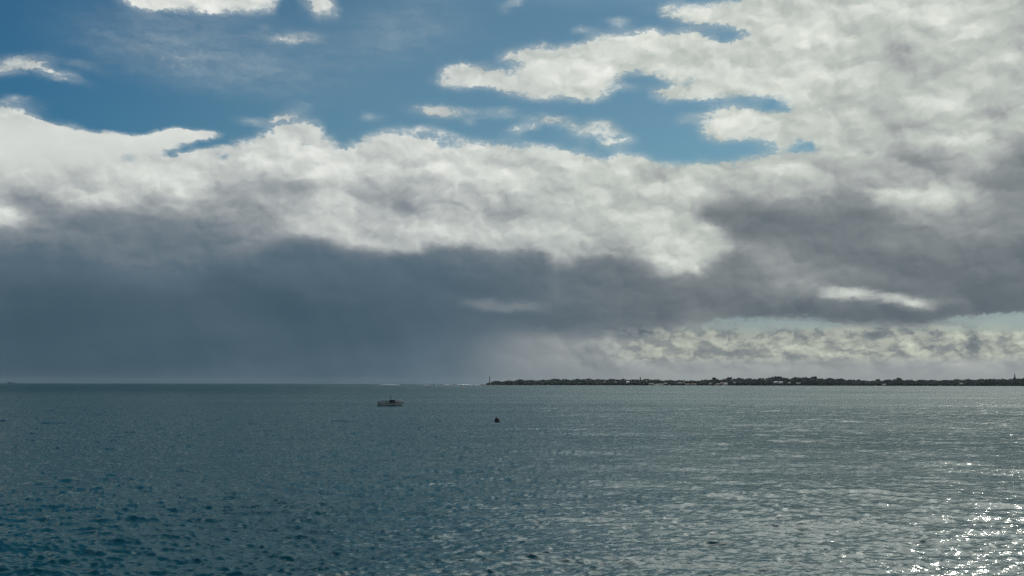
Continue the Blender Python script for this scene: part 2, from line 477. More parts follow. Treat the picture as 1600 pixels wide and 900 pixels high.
# rain shafts: faint soft vertical streaks low on the left
rain = g.m('SUBTRACT', g.noise(g.v('MULTIPLY', g.v('ADD', uv, g.v('MULTIPLY', g.comb(ay, 0, 0), (.42, 0, 0))), (1, .09, 1)), .55, 4.0, .5), .5)
s1 = g.m('ADD', s1, g.m('MULTIPLY', g.m('MULTIPLY', rain, g.m('SUBTRACT', 1.0, g.smooth(ax, -2.0, 2.0))),
                        g.m('MULTIPLY', g.m('SUBTRACT', 1.0, g.smooth(ay, 3.0, 6.5)), .045)))
low = g.m('SUBTRACT', g.noise(g.v('MULTIPLY', uv, (.16, .6, 1)), 1.0, 3.0, .5), .5)
s1 = g.m('ADD', s1, g.m('MULTIPLY', low, .07))
# rows of small distant heaps in the clear strip low on the right
heap = g.m('MULTIPLY', g.m('MULTIPLY', g.smooth(ax, 3.0, 8.0), g.smooth(ay, .9, 1.5)), g.m('SUBTRACT', 1.0, g.smooth(ay, 2.7, 3.1)))
hv = g.v('MULTIPLY', g.v('ADD', uv, g.scale(w2, .5)), (.75, 1.25, 1.0))
hn = g.noise(hv, 1.25, 7.0, .6)
hn2 = g.noise(g.v('ADD', hv, (.10, .22, 0)), 1.25, 7.0, .6)
s1 = g.m('ADD', s1, g.m('MULTIPLY', heap, g.m('ADD', g.m('MULTIPLY', g.m('SUBTRACT', g.smooth(hn, .40, .60), .40), .12), g.m('MULTIPLY', g.m('SUBTRACT', hn, hn2), .22))))
# beyond the top of the layout the cloud is broken and thinner, made thicker toward the sun to brighten the sea
over = g.smooth(ay, EL1 - 2.0, EL1 + 4.0)
plan = g.v('DIVIDE', dirv, g.comb(g.m('MAXIMUM', dz, .12), g.m('MAXIMUM', dz, .12), 1.0))
up_n = g.noise(plan, 1.6, 6.0, .6)
toward = g.v('DOT_PRODUCT', dirv, tuple(sdir))
up_cov = g.smooth(g.m('ADD', up_n, g.m('MULTIPLY_ADD', g.smooth(toward, .66, .97), .42, -.22)), .42, .62)
up_sh = g.m('MULTIPLY_ADD', g.smooth(toward, .5, .95), .50, .45)
alpha = g.m('ADD', g.m('MULTIPLY', alpha, g.m('SUBTRACT', 1.0, over)), g.m('MULTIPLY', up_cov, over))
s1 = g.m('ADD', g.m('MULTIPLY', s1, g.m('SUBTRACT', 1.0, over)), g.m('MULTIPLY', up_sh, over))

# cloud colour from grey level: slate blue in the rain, warm white where the sun comes through
cool = g.ramp(s1, [(0.0, lin((10, 24, 34))), (.33, lin((66, 88, 102))), (.42, lin((89, 108, 121))), (.52, lin((122, 132, 140))),
                   (.65, lin((160, 166, 168))), (.78, lin((196, 201, 198))), (.88, lin((222, 225, 220))), (1.0, lin((250, 250, 244)))])
warm = g.ramp(s1, [(0.0, lin((20, 26, 30))), (.33, lin((76, 87, 95))), (.42, lin((100, 110, 117))), (.52, lin((126, 134, 137))),
                   (.58, lin((143, 149, 150))), (.66, lin((166, 171, 170))), (.76, lin((190, 197, 190))), (.88, lin((222, 226, 219))), (1.0, lin((250, 250, 243)))])
cloud = g.mix(g.smooth(ax, -6.0, 10.0), cool, warm)
cloud = g.v('MULTIPLY', cloud, g.mix(g.m('MULTIPLY', heap, g.smooth(s1, .50, .64)), (1, 1, 1), (1.02, 1.02, .92)))

nish = g.n('ShaderNodeTexSky', sky_type='NISHITA', sun_disc=False)
nish.sun_elevation = R(SUN_EL)
nish.sun_rotation = R(SUN_AZ)
nish.altitude = 0
nish.air_density = 1.0
nish.dust_density = 0.4
nish.ozone_density = 2.2
SKY_K = 0.1
tint = g.mix(g.smooth(ax, -27.0, -6.0), (.165, .40, .47), (.36, .52, .50))
tint = g.mix(g.smooth(ay, 2.0, 9.0), (.33, .37, .42), tint)
air = g.v('MULTIPLY', nish.outputs[0], tint)
cloud_r = g.scale(cloud, 1.0 / SKY_K)
skycol = g.mix(alpha, air, cloud_r)
glow = g.m('MULTIPLY', g.smooth(toward, .70, 1.0), g.m('MULTIPLY', over, 3.0))      # extra glow added to the unseen sky sunward, to brighten the water
skycol = g.scale(skycol, g.m('ADD', 1.0, glow))
bg = g.n('ShaderNodeBackground')
g.put(bg.inputs['Color'], skycol)
bg.inputs['Strength'].default_value = SKY_K
wo = g.n('ShaderNodeOutputWorld')
nt.links.new(bg.outputs[0], wo.inputs['Surface'])
world.cycles.sampling_method = 'MANUAL'
world.cycles.sample_map_resolution = 512


# ------------------------------------------------------------------ materials
def mat(name, base, rough=.6, metal=0.0, vary=.15, scale=3.0, spec=.5):
    """procedural paint / stone / leaf: base colour with noise wear"""
    m = bpy.data.materials.new(name)
    m.use_nodes = True
    q = G(m.node_tree)
    b = m.node_tree.nodes['Principled BSDF']
    t = q.n('ShaderNodeTexCoord')
    f = q.noise(t.outputs['Object'], scale, 5.0, .6)
    lo = tuple(c * (1 - vary) for c in base)
    hi = tuple(min(1, c * (1 + vary)) for c in base)
    q.put(b.inputs['Base Color'], q.mix(q.smooth(f, .35, .65), lo, hi))
    q.put(b.inputs['Roughness'], rough)
    b.inputs['Metallic'].default_value = metal
    b.inputs['Specular IOR Level'].default_value = spec
    return m


def water_material():
    m = bpy.data.materials.new('sea_water')
    m.use_nodes = True
    t = m.node_tree
    t.nodes.clear()
    q = G(t)
    geo = q.n('ShaderNodeNewGeometry')
    pos = geo.outputs['Position']
    px, py, pz = q.sep(pos)
    dist = q.v('LENGTH', q.comb(px, py, 0))
    gust = q.noise(q.v('MULTIPLY', pos, (.0035, .011, 0)), 1.0, 4.0, .55)      # cat's paws: rougher and calmer water
    far = q.smooth(dist, 60, 900)                                              # chop too small to model far out becomes roughness
    rough = q.m('ADD', q.m('MULTIPLY_ADD', far, .07, .13), q.m('MULTIPLY', q.m('SUBTRACT', gust, .5), .14))
    # the water lying under the squall to the left is slicker than the wind-blown side toward the sun
    lee = q.smooth(q.m('ADD', q.m('DIVIDE', px, q.m('MAXIMUM', dist, 1.0)), q.m('MULTIPLY', q.m('SUBTRACT', gust, .5), .25)), .12, -.38)
    lee_far = q.m('MULTIPLY', lee, q.smooth(dist, 250, 1500))
    rough = q.m('MULTIPLY', rough, q.m('MULTIPLY_ADD', lee_far, -.6, 1.0))
    rough = q.m('MAXIMUM', rough, .04)
    rip = q.v('MULTIPLY', pos, (1.0, 1.5, 1.0))
    h = q.m('ADD', q.m('MULTIPLY', q.noise(rip, 1.7, 3.0, .55), .09), q.m('MULTIPLY', q.noise(rip, .33, 3.0, .55), q.m('MULTIPLY_ADD', q.smooth(dist, 90, 600), .42, .18)))
    h = q.m('MULTIPLY', h, q.m('MULTIPLY_ADD', q.smooth(gust, .35, .65), .35, .75))
    h = q.m('MULTIPLY', h, q.m('MULTIPLY_ADD', lee_far, -.6, 1.0))
    bump = q.n('ShaderNodeBump')
    bump.inputs['Strength'].default_value = 1.0
    bump.inputs['Distance'].default_value = 1.0
    q.put(bump.inputs['Height'], h)
    fr = q.n('ShaderNodeFresnel')
    fr.inputs['IOR'].default_value = 1.333
    q.put(fr.inputs['Normal'], bump.outputs[0])
    body = q.n('ShaderNodeBsdfDiffuse')                                         # light scattered back out of the green-blue water
    body.inputs['Color'].default_value = (.003, .040, .056, 1)
    glo = q.n('ShaderNodeBsdfGlossy')
    glo.inputs['Color'].default_value = (.80, .83, .81, 1)
    q.put(glo.inputs['Roughness'], rough)
    q.put(glo.inputs['Normal'], bump.outputs[0])
    mx = q.n('ShaderNodeMixShader')
    # a rough sea never mirrors fully at a glancing angle: its facets lean and hide one another
    q.put(mx.inputs[0], q.m('DIVIDE', fr.outputs[0], q.m('MULTIPLY_ADD', q.m('POWER', fr.outputs[0], 1.5), 2.3, 1.0)))
    t.links.new(body.outputs[0], mx.inputs[1])
    t.links.new(glo.outputs[0], mx.inputs[2])
    out = q.n('ShaderNodeOutputMaterial')
    t.links.new(mx.outputs[0], out.inputs['Surface'])
    return m


# ------------------------------------------------------------------ the sea
def spectrum_tile(L, N, seed, lo, hi, slope, spread):
    """random wind sea on an L x L tile: heights of waves between lo and hi metres long"""
    r = np.random.default_rng(seed)
    k = np.fft.fftfreq(N, L / N) * 2 * math.pi
    kx, ky = np.meshgrid(k, k, indexing='ij')
    kk = np.hypot(kx, ky)
    kk[0, 0] = 1
    ca = np.abs(ky * .97 + kx * .24) / kk                     # wind blows mostly along Y
    p = kk ** -3.35 * ca ** spread
    p[(kk < 2 * math.pi / hi) | (kk > 2 * math.pi / lo)] = 0
    p[0, 0] = 0
    a = np.sqrt(p) * (r.normal(size=(N, N)) + 1j * r.normal(size=(N, N)))
    h = np.fft.ifft2(a).real
    sx = np.fft.ifft2(1j * ky * a)
    f = slope / np.std(np.gradient(h, L / N, axis=1))
    dispx = np.fft.ifft2(1j * kx / kk * a).real * f
    dispy = np.fft.ifft2(1j * ky / kk * a).real * f
    return np.stack([dispx, dispy, h * f], -1), L, N


def tile_at(tile, x, y, ang):
    A_, L, N = tile
    c, s_ = math.cos(ang), math.sin(ang)
    u = ((x * c + y * s_) / L % 1.0) * N
    v = ((-x * s_ + y * c) / L % 1.0) * N
    i, j = np.floor(u).astype(int), np.floor(v).astype(int)
    fu, fv = (u - i)[..., None], (v - j)[..., None]
    i, j, i1, j1 = i % N, j % N, (i + 1) % N, (j + 1) % N
    o = (A_[i, j] * (1 - fu) + A_[i1, j] * fu) * (1 - fv) + (A_[i, j1] * (1 - fu) + A_[i1, j1] * fu) * fv
    ox, oy = o[..., 0] * c - o[..., 1] * s_, o[..., 0] * s_ + o[..., 1] * c
    return np.stack([ox, oy, o[..., 2]], -1)


def build_sea():
    r = [4.0, 12.0, 25.0]
    d = 40.0
    while d < 16000:
        r.append(d)
        d += max(.14, min(d * d / 10900 * .62, 1.1 + max(0, d - 420) * .012))
    r = np.array(r)
    half = 31.0
    th = np.concatenate([np.arange(-half, half, .047), np.arange(half, 360 - half, 3.0)])
    th = np.radians(th)
    n, m = len(r), len(th)
    T, RR = np.meshgrid(th, r, indexing='xy')
    X, Y = RR * np.sin(T), RR * np.cos(T)
    big = spectrum_tile(419.0, 1024, 3, 4.5, 36.0, .045, 4)
    chop = spectrum_tile(89.0, 2048, 8, .40, 1.7, .23, 2.6)
    mid = spectrum_tile(173.0, 2048, 5, 1.6, 4.6, .085, 4.0)
    fade_mid = np.clip((1500 - RR) / 1250, 0, 1)[..., None]
    fade_chop = np.clip((1000 - RR) / 800, 0, 1)[..., None]
    fade_big = np.clip((6000 - RR) / 5000, 0, 1)[..., None]
    o = tile_at(big, X, Y, .13) * fade_big + tile_at(mid, X, Y, -.21) * fade_mid + tile_at(chop, X, Y, .07) * fade_chop
    o[..., :2] *= .85
    co = np.stack([X, Y, np.zeros_like(X)], -1) + o
    co[:2, :, 2] = -.1
    co = co.reshape(-1, 3)
    co = np.vstack([co, [[0, 0, -.1]]])
    idx = np.arange(n * m).reshape(n, m)
    nx = np.roll(idx, -1, axis=1)
    q = np.stack([idx[:-1], nx[:-1], nx[1:], idx[1:]], -1).reshape(-1, 4)[:, ::-1]
    tri = np.stack([idx[0], nx[0], np.full(m, n * m)], -1)
    me = bpy.data.meshes.new('sea')
    nl = q.size + tri.size
    me.vertices.add(len(co))
    me.vertices.foreach_set('co', co.ravel())
    me.loops.add(nl)
    me.loops.foreach_set('vertex_index', np.concatenate([q.ravel(), tri.ravel()]).astype(np.int32))
    me.polygons.add(len(q) + len(tri))
    starts = np.concatenate([np.arange(len(q)) * 4, q.size + np.arange(len(tri)) * 3]).astype(np.int32)
    me.polygons.foreach_set('loop_start', starts)
    me.update(calc_edges=True)
    me.validate()
    me.polygons.foreach_set('use_smooth', np.ones(len(me.polygons), bool))
    if me.polygons[0].normal.z < 0:
        me.flip_normals()
    me.materials.append(water_material())
    o_ = bpy.data.objects.new('sea', me)
    COL.objects.link(o_)
    o_['kind'] = 'structure'
    print('sea', n, m)


build_sea()


# ------------------------------------------------------------------ object helpers
def ico(sub):
    b = bmesh.new()
    bmesh.ops.create_icosphere(b, subdivisions=sub, radius=1.0)
    b.verts.index_update()
    out = [tuple(v.co) for v in b.verts], [tuple(v.index for v in f.verts) for f in b.faces]
    b.free()
    return out


ICO = {k: ico(k) for k in (1, 2)}


class MB:
    """collects shapes into one mesh"""
    def __init__(self):
        self.bm = bmesh.new()
        self.lv, self.lf = [], []

    def box(self, x0, x1, y0, y1, z0, z1, bevel=0.0):
        r = bmesh.ops.create_cube(self.bm, size=1.0)
        vs = r['verts']
        for v in vs:
            v.co = Vector(((x0 + x1) / 2 + v.co.x * (x1 - x0), (y0 + y1) / 2 + v.co.y * (y1 - y0), (z0 + z1) / 2 + v.co.z * (z1 - z0)))
        if bevel:
            es = {e for v in vs for e in v.link_edges}
            bmesh.ops.bevel(self.bm, geom=list(es), offset=bevel, segments=2, affect='EDGES')
        return self

    def tube(self, a, b, r0, r1=None, n=8):
        a, b = Vector(a), Vector(b)
        r1 = r0 if r1 is None else r1
        d = (b - a)
        q = d.to_track_quat('Z', 'Y')
        ra, rb = [], []
        for i in range(n):
            t = 2 * math.pi * i / n
            c = Vector((math.cos(t), math.sin(t), 0))
            ra.append(self.bm.verts.new(a + q @ (c * r0)))
            rb.append(self.bm.verts.new(b + q @ (c * r1)))
        for i in range(n):
            j = (i + 1) % n
            self.bm.faces.new((ra[i], ra[j], rb[j], rb[i]))
        self.bm.faces.new(ra[::-1])
        self.bm.faces.new(rb)
        return self

    def lathe(self, prof, n=16, c=(0, 0, 0)):
        rings = []
        for r, z in prof:
            rings.append([self.bm.verts.new((c[0] + r * math.cos(2 * math.pi * i / n), c[1] + r * math.sin(2 * math.pi * i / n), c[2] + z)) for i in range(n)])
        for a, b in zip(rings[:-1], rings[1:]):
            for i in range(n):
                j = (i + 1) % n
                self.bm.faces.new((a[i], a[j], b[j], b[i]))
        self.bm.faces.new(rings[0][::-1])
        self.bm.faces.new(rings[-1])
        return self

    def loft(self, rings, close=False, caps=True):
        R_ = [[self.bm.verts.new(p) for p in r] for r in rings]
        for a, b in zip(R_[:-1], R_[1:]):
            m = len(a)
            for i in range(m if close else m - 1):
                j = (i + 1) % m
                self.bm.faces.new((a[i], a[j], b[j], b[i]))
        if caps and close:
            self.bm.faces.new(R_[0][::-1])
            self.bm.faces.new(R_[-1])
        return self

    def torus(self, c, r, t, axis='Y', n=20, m=8):
        rings = []
        for i in range(n):
            a = 2 * math.pi * i / n
            ring = []
            for j in range(m):
                b = 2 * math.pi * j / m
                rr = r + t * math.cos(b)
                p = Vector((rr * math.cos(a), t * math.sin(b), rr * math.sin(a)))
                if axis == 'Z':
                    p = Vector((p.x, p.z, p.y))
                ring.append(self.bm.verts.new(p + Vector(c)))
            rings.append(ring)
        for i in range(n):
            a, b = rings[i], rings[(i + 1) % n]
            for j in range(m):
                k = (j + 1) % m
                self.bm.faces.new((a[j], a[k], b[k], b[j]))
        return self

    def lump(self, c, rx, ry, rz, jit=.18, sub=1, r=random):
        """one rough rounded clump; gathered as plain arrays and joined to the mesh in build()"""
        V, Fc = ICO[sub]
        o = len(self.lv)
        for x, y, z in V:
            k = 1 + r.uniform(-jit, jit)
            self.lv.append((c[0] + x * rx * k, c[1] + y * ry * k, c[2] + z * rz * k))
        self.lf.extend((a + o, b + o, d + o) for a, b, d in Fc)
        return self

    def build(self, name, m, parent=None, smooth=False):
        bmesh.ops.recalc_face_normals(self.bm, faces=self.bm.faces)
        me = bpy.data.meshes.new(name)
        self.bm.to_mesh(me)
        self.bm.free()
        if self.lv:
            n0 = len(me.vertices)
            vs = [tuple(v.co) for v in me.vertices] + self.lv
            fs = [tuple(p.vertices) for p in me.polygons] + [tuple(i + n0 for i in f) for f in self.lf]
            me = bpy.data.meshes.new(name)
            me.from_pydata(vs, [], fs)
            me.update()
        if smooth:
            for p in me.polygons:
                p.use_smooth = True
        me.materials.append(m)
        o = bpy.data.objects.new(name, me)
        COL.objects.link(o)
        if parent:
            o.parent = parent
        return o


def tag(o, label=None, cat=None, group=None, kind=None):
    for k, v in (('label', label), ('category', cat), ('group', group), ('kind', kind)):
        if v:
            o[k] = v
    return o


def thing(name, loc, label, cat, group=None, rz=0.0):
    o = bpy.data.objects.new(name, None)
    o.empty_display_size = 1
    COL.objects.link(o)
    o.location = loc
    o.rotation_euler = (0, 0, rz)
    return tag(o, label, cat, group)


def copy_tree(o, parent=None):
    c = o.copy()
    COL.objects.link(c)
    if parent:
        c.parent = parent
    for ch in list(o.children):
        copy_tree(ch, c)
    return c


M = dict(
    hull=mat('hull_paint', (.45, .45, .42), .45, vary=.12),
    bottom=mat('antifouling', (.035, .045, .05), .6),
    deck=mat('deck_grey', (.30, .31, .29), .7),
    dark=mat('dark_paint_and_shade', (.045, .05, .055), .5),  # dark paint; on the wheelhouse and its roof it carries their shade
    white=mat('white_paint', (.80, .79, .74), .45, vary=.05),
    cream=mat('cream_wall', (.55, .50, .42), .8, vary=.1, scale=.4),
    orange=mat('orange_plastic', (.75, .20, .05), .5, vary=.08),
    rubber=mat('black_rubber', (.06, .068, .068), .75, vary=.3),
    metal=mat('grey_metal', (.35, .36, .36), .4, .7),
    glass=mat('window_glass', (.02, .03, .035), .08, spec=.8),
    off=mat('dull_white', (.42, .42, .39), .8, vary=.1, scale=.4),  # duller white for the less bright houses
    offr=mat('dull_roof', (.33, .33, .31), .7, vary=.1, scale=.5),  # duller roof for the less bright houses
    stone=mat('tower_stone', (.30, .29, .27), .85, vary=.12, scale=.25),  # stone darkened so the tower reads as a silhouette
    roofw=mat('pale_roof', (.80, .80, .77), .35, vary=.05, scale=.5),
    tile=mat('terracotta_roof', (.30, .12, .07), .8, scale=.8),
    leaf=mat('dark_foliage', (.042, .054, .047), .95, vary=.3, scale=.03, spec=.1),
    pine=mat('pine_foliage', (.025, .042, .028), .85, vary=.4, scale=.3),
    bark=mat('bark', (.10, .08, .06), .9),
    rock=mat('shore_rock', (.13, .12, .105), .9, vary=.35, scale=.02),
    land=mat('scrub_ground', (.075, .070, .048), .9, vary=.4, scale=.01),
    foam=mat('sea_foam', (.80, .82, .82), .7, vary=.05, scale=.2),
    shipgrey=mat('ship_grey', (.10, .11, .13), .6),
    rope=mat('rope', (.30, .27, .20), .9),
)


def clothes(name, trousers, top):
    m = bpy.data.materials.new(name)
    m.use_nodes = True
    q = G(m.node_tree)
    b = m.node_tree.nodes['Principled BSDF']
    t = q.n('ShaderNodeTexCoord')
    _, _, z = q.sep(t.outputs['Object'])
    c = q.mix(q.m('GREATER_THAN', z, .92), trousers, top)
    c = q.mix(q.m('GREATER_THAN', z, 1.50), c, (.42, .26, .19))
    q.put(b.inputs['Base Color'], c)
    q.put(b.inputs['Roughness'], .85)
    return m


# ------------------------------------------------------------------ the far headland
# skyline of the wood, photo column -> height in metres above the water
D_TIP, D_END = 5900.0, 6700.0


def shore_range(x):
    t = (x - 750) / 850.0
    return D_TIP + (D_END - D_TIP) * min(max(t, 0), 1.3) + 60 * math.sin(x * .021) + 30 * math.sin(x * .067)


PROF = [(752, 0.6), (758, 1.8), (766, 4.5), (775, 6.2), (783, 6.0), (790, 7.0), (810, 8.0), (830, 7.6), (850, 8.4), (880, 9.2), (900, 9.0), (930, 9.4),
        (960, 9.0), (980, 9.2), (1010, 9.0), (1040, 8.0), (1060, 7.4), (1090, 7.8), (1110, 8.4), (1130, 10.2), (1160, 10.4),
        (1190, 10.8), (1215, 11.6), (1240, 11.6), (1270, 11.4), (1300, 10.4), (1322, 9.8), (1340, 7.6), (1358, 6.8), (1372, 8.2),
        (1400, 9.6), (1420, 8.8), (1450, 8.2), (1480, 8.4), (1520, 9.4), (1560, 9.8), (1600, 10.4), (1700, 11.0), (1900, 10)]


def prof(x):
    return float(np.interp(x, [p[0] for p in PROF], [p[1] for p in PROF]))


def up_m(px, dist):
    """metres that cover px photo pixels at a range"""
    return px / FPX * dist


def build_headland():
    xs = np.concatenate([np.arange(750, 800, 2.0), np.arange(800, 1900, 6.0)])
    deep = [0, 6, 18, 45, 120, 300, 700, 1300]
    me_v, me_f = [], []
    rr = np.random.default_rng(4)
    for x in xs:
        d0 = shore_range(x)
        w = min(1.0, max(0.02, (x - 750) / 60.0))
        ground = up_m(prof(x), d0) * .48
        for k, s_ in enumerate(deep):
            p = at_range(x, d0 + s_ * w)
            z = [-2.0, .8, 2.2, .35 * ground + 2, .62 * ground + 2, ground, ground * 1.08, -3][k]
            z = z * (1 if 0 < k < 7 else 1) + (rr.uniform(-.6, .9) if 0 < k < 7 else 0)
            me_v.append((p.x, p.y, z if x > 752 else min(z, .3)))
    n = len(deep)
    for i in range(len(xs) - 1):
        for k in range(n - 1):
            a = i * n + k
            me_f.append((a, a + n, a + n + 1, a + 1))
    me = bpy.data.meshes.new('headland')
    me.from_pydata(me_v, [], me_f)
    me.update()
    for p in me.polygons:
        p.use_smooth = True
    if me.polygons[len(me.polygons) // 2].normal.z < 0:
        me.flip_normals()
    me.materials.append(M['land'])
    o = bpy.data.objects.new('headland', me)
    COL.objects.link(o)
    o['kind'] = 'structure'
    return o


build_headland()

HOUSES = [  # photo column, px above shore, width px, height px, wall, roof, label
    (945, 5.2, 3.0, 1.1, 'cream', 'offr', 'low pale house nearest the lighthouse, half hidden in the dark wood'),
    (962, 5.2, 3.4, 1.2, 'cream', 'offr', 'small pale house just left of the brightest house on the headland'),
    (981, 5.0, 5.0, 2.2, 'white', 'roofw', 'brightest white house, glaring in the sun left of the lone pointed tree'),
    (1018, 2.6, 6.5, 2.2, 'off', 'offr', 'white waterside house just right of the lone pointed tree'),
    (1030, 1.6, 9.0, 1.2, 'cream', 'deck', 'long low grey boat shed at the water right of the pointed tree'),
    (1040, 3.2, 5.0, 1.6, 'cream', 'offr', 'pale house on the slope behind the long boat shed'),
    (1062, 4.0, 6.0, 1.6, 'cream', 'offr', 'cream house with pale roof, left end of the village row'),
    (1069, 5.6, 3.0, 2.6, 'cream', 'tile', 'taller cream house standing highest in the village row'),
    (1074, 2.2, 6.0, 1.8, 'off', 'tile', 'white house with a reddish roof low in the village row'),
    (1084, 2.6, 6.0, 2.0, 'off', 'tile', 'wider white house with a reddish roof, right end of the village row'),
    (1110, 3.2, 4.0, 1.8, 'off', 'offr', 'small white house alone between the village row and the higher wood'),
    (1122, 2.6, 5.0, 1.2, 'cream', 'deck', 'low cream shed beside the bright white house under the rise'),
    (1128, 4.2, 5.0, 2.0, 'cream', 'tile', 'cream house with reddish roof where the wood begins to rise'),
    (1134, 3.0, 4.4, 2.6, 'white', 'roofw', 'bright white house at the left foot of the higher wood'),
    (1148, 4.6, 3.6, 1.8, 'off', 'offr', 'small white house in the left part of the higher wood'),
    (1212, 5.2, 5.4, 2.0, 'white', 'roofw', 'left of the twin white roofed houses in the higher wood'),
    (1220, 5.2, 5.8, 2.3, 'white', 'roofw', 'right of the twin white roofed houses in the higher wood'),
    (1233, 4.6, 4.4, 1.5, 'cream', 'deck', 'dull grey roofed house right of the twin white houses'),
    (1248, 3.8, 5.5, 1.2, 'cream', 'deck', 'low grey building, last one to the right in the higher wood'),
    (1382, 2.2, 4.0, 1.3, 'cream', 'deck', 'small dim house low by the water in the dip of the wood'),
    (1502, 3.6, 4.6, 1.3, 'off', 'deck', 'pale low house by itself in the wood right of the small motorboat'),
]


def build_house(x, up, wpx, hpx, wall, roof, label):
    d = shore_range(x) + 26
    p = at_range(x, d)
    w, h = up_m(wpx, d), up_m(hpx, d)
    z0 = up_m(up, d) - h * .5
    dep = min(w, 10)
    t = thing('house', (p.x, p.y, 0), label, 'house', 'houses on the headland', rz=-math.atan2(p.x, p.y) + random.uniform(-.15, .15))
    wh = h * .62
    MB().box(-w / 2, w / 2, -dep / 2, dep / 2, z0 - 5.0, z0 + wh).build('wall', M[wall], t)
    e = .5
    a, b = -w / 2 - e, w / 2 + e
    zt, zr = z0 + wh + .01, z0 + h
    rings = [[(a, -dep / 2 - e, zt), (a, 0, zr), (a, dep / 2 + e, zt)], [(b, -dep / 2 - e, zt), (b, 0, zr), (b, dep / 2 + e, zt)]]
    MB().loft(rings, close=True).build('roof', M[roof], t)
    nwin = max(2, int(w / 4))
    for i in range(nwin):
        cx_ = -w / 2 + w * (i + .5) / nwin
        MB().box(cx_ - .6, cx_ + .6, -dep / 2 - .08, -dep / 2 + .05, z0 + wh * .35, z0 + wh * .8).build('window', M['glass'], t)
    MB().box(w * .5 - 1.9, w * .5 - .9, -dep / 2 - .10, -dep / 2 + .05, z0, z0 + min(2.1, wh * .9)).build('door', M['dark'], t)


for h_ in HOUSES:
    build_house(*h_)


# the wood: one mass of many crowns, with gaps left round the houses
def build_wood():
    r = random.Random(5)
    b = MB()
    x = 762.0
    while x < 1800:
        H = prof(x)
        for row in range(5):
            xx = x + r.uniform(-1.6, 1.6)
            d = shore_range(xx) + [16, 60, 120, 220, 330][row] * min(1, max(.08, (xx - 755) / 60)) + r.uniform(-8, 8)
            top = H * [.48, .66, .82, .93, 1.0][row] * r.uniform(.88, 1.06) * (1 + (.06 * math.sin(xx * .35) + .05 * math.sin(xx * .13 + 2)) * (row > 2))
            if row < 2:
                hide = [h for h in HOUSES if abs(h[0] - xx) < h[2] * .5 + 1.6]
                if hide:
                    top = min(top, min(h[1] - h[3] * .55 for h in hide) - .4)
            if top < .8:
                continue
            top_m = up_m(top, d)
            rad = r.uniform(4.0, 7.5) * (0.6 if xx < 800 else 1)
            rad = min(rad, top_m * .45 + .8)
            p = at_range(xx, d)
            b.lump((p.x, p.y, top_m - rad * .8), rad * r.uniform(.9, 1.5), rad * 1.2, rad * .95, .15, 1, r)
            for _ in range(2):      # leafy tufts break the outline
                q_ = (p.x + r.uniform(-rad, rad), p.y + r.uniform(-rad, rad) * .5, top_m - rad * .5 + r.uniform(-.2, .75) * rad * .8)
                b.lump(q_, rad * .34, rad * .34, rad * .3, .4, 1, r)
            b.lump((p.x, p.y, top_m * .38), rad * 1.4, rad * 1.2, max(1.5, top_m * .42), .22, 1, r)
        x += 1.55
    o = b.build('wood', M['leaf'], None, True)
    tag(o, 'dark unbroken wood of low trees covering the far headland', 'woodland', kind='stuff')


build_wood()


def broad_tree(x, top_px, wpx, label, group=None, back=250):
    r = random.Random(int(x))
    d = shore_range(x) + back
    p = at_range(x, d)
    H, w = up_m(top_px, d), up_m(wpx, d) / 2
    base = up_m(prof(x), d) * .5
    t = thing('tree', (p.x, p.y, base), label, 'tree', group)
    h = H - base
    tr = MB().tube((0, 0, -3), (.2, 0, h * .6), .7, .35)
    for a in range(5):
        ang = a * 1.3
        tr.tube((.1, 0, h * (.35 + .05 * a)), (math.cos(ang) * w * .6, math.sin(ang) * w * .6, h * (.62 + .05 * a)), .28, .1, 6)
    tr.build('trunk', M['bark'], t)
    c = MB()
    for i in range(34):
        a, e, k = r.uniform(0, 6.28), r.uniform(-.6, 1), r.uniform(.3, .95)
        s = w * r.uniform(.22, .38)
        c.lump((math.cos(a) * w * k * .85, math.sin(a) * w * k * .85, h * .72 + e * h * .24 * math.sqrt(max(0, 1 - k * k * .8))), s, s, s * .8, .32, 1, r)
    c.build('crown', M['leaf'], t)


def pointed_tree(x, top_px, wpx, label, back=250):
    r = random.Random(int(x))
    d = shore_range(x) + back
    p = at_range(x, d)
    H, w = up_m(top_px, d), up_m(wpx, d) / 2
    base = up_m(prof(x), d) * .45
    h = H - base
    t = thing('pine_tree', (p.x, p.y, base), label, 'tree')
    MB().tube((0, 0, -3), (0, 0, h * .97), .55, .08).build('trunk', M['bark'], t)
    c = MB()
    tiers = 11
    for i in range(tiers):
        f = i / (tiers - 1)
        rr_ = w * (1 - f * .86)
        z = h * (.18 + .80 * f)
        for k in range(7):
            a = k * 2 * math.pi / 7 + i * .7
            c.lump((math.cos(a) * rr_ * .55, math.sin(a) * rr_ * .55, z - rr_ * .12), rr_ * .5, rr_ * .5, h * .035 + .25, .35, 1, r)
    c.build('crown', M['pine'], t)


pointed_tree(1000.5, 13.4, 4.2, 'lone dark pointed tree rising over the wood right of the brightest house')
pointed_tree(1586, 17.6, 4.6, 'tallest pointed pine tree at the far right end of the headland')
for (x, tp, w, lb) in [(1116, 12.4, 6, 'round topped tree standing up just left of where the wood rises'),
                       (1140, 12.6, 8, 'broad tree at the left shoulder of the higher wood'),
                       (1154, 12.0, 5, 'smaller round tree right of the broad tree on the left shoulder'),
                       (1216, 13.4, 12, 'wide spreading tree behind the twin white roofed houses'),
                       (1243, 13.6, 5, 'narrow tall tree just right of the wide spreading tree'),
                       (1272, 13.6, 9, 'bushy tree near the right end of the higher wood'),
                       (1372, 9.8, 7, 'round tree on the left edge of the clump after the dip'),
                       (1405, 11.4, 8, 'domed tree topping the clump between dip and motorboat'),
                       (1342, 9.2, 6, 'single round tree left of the dip in the wood')]:
    broad_tree(x, tp, w, lb)


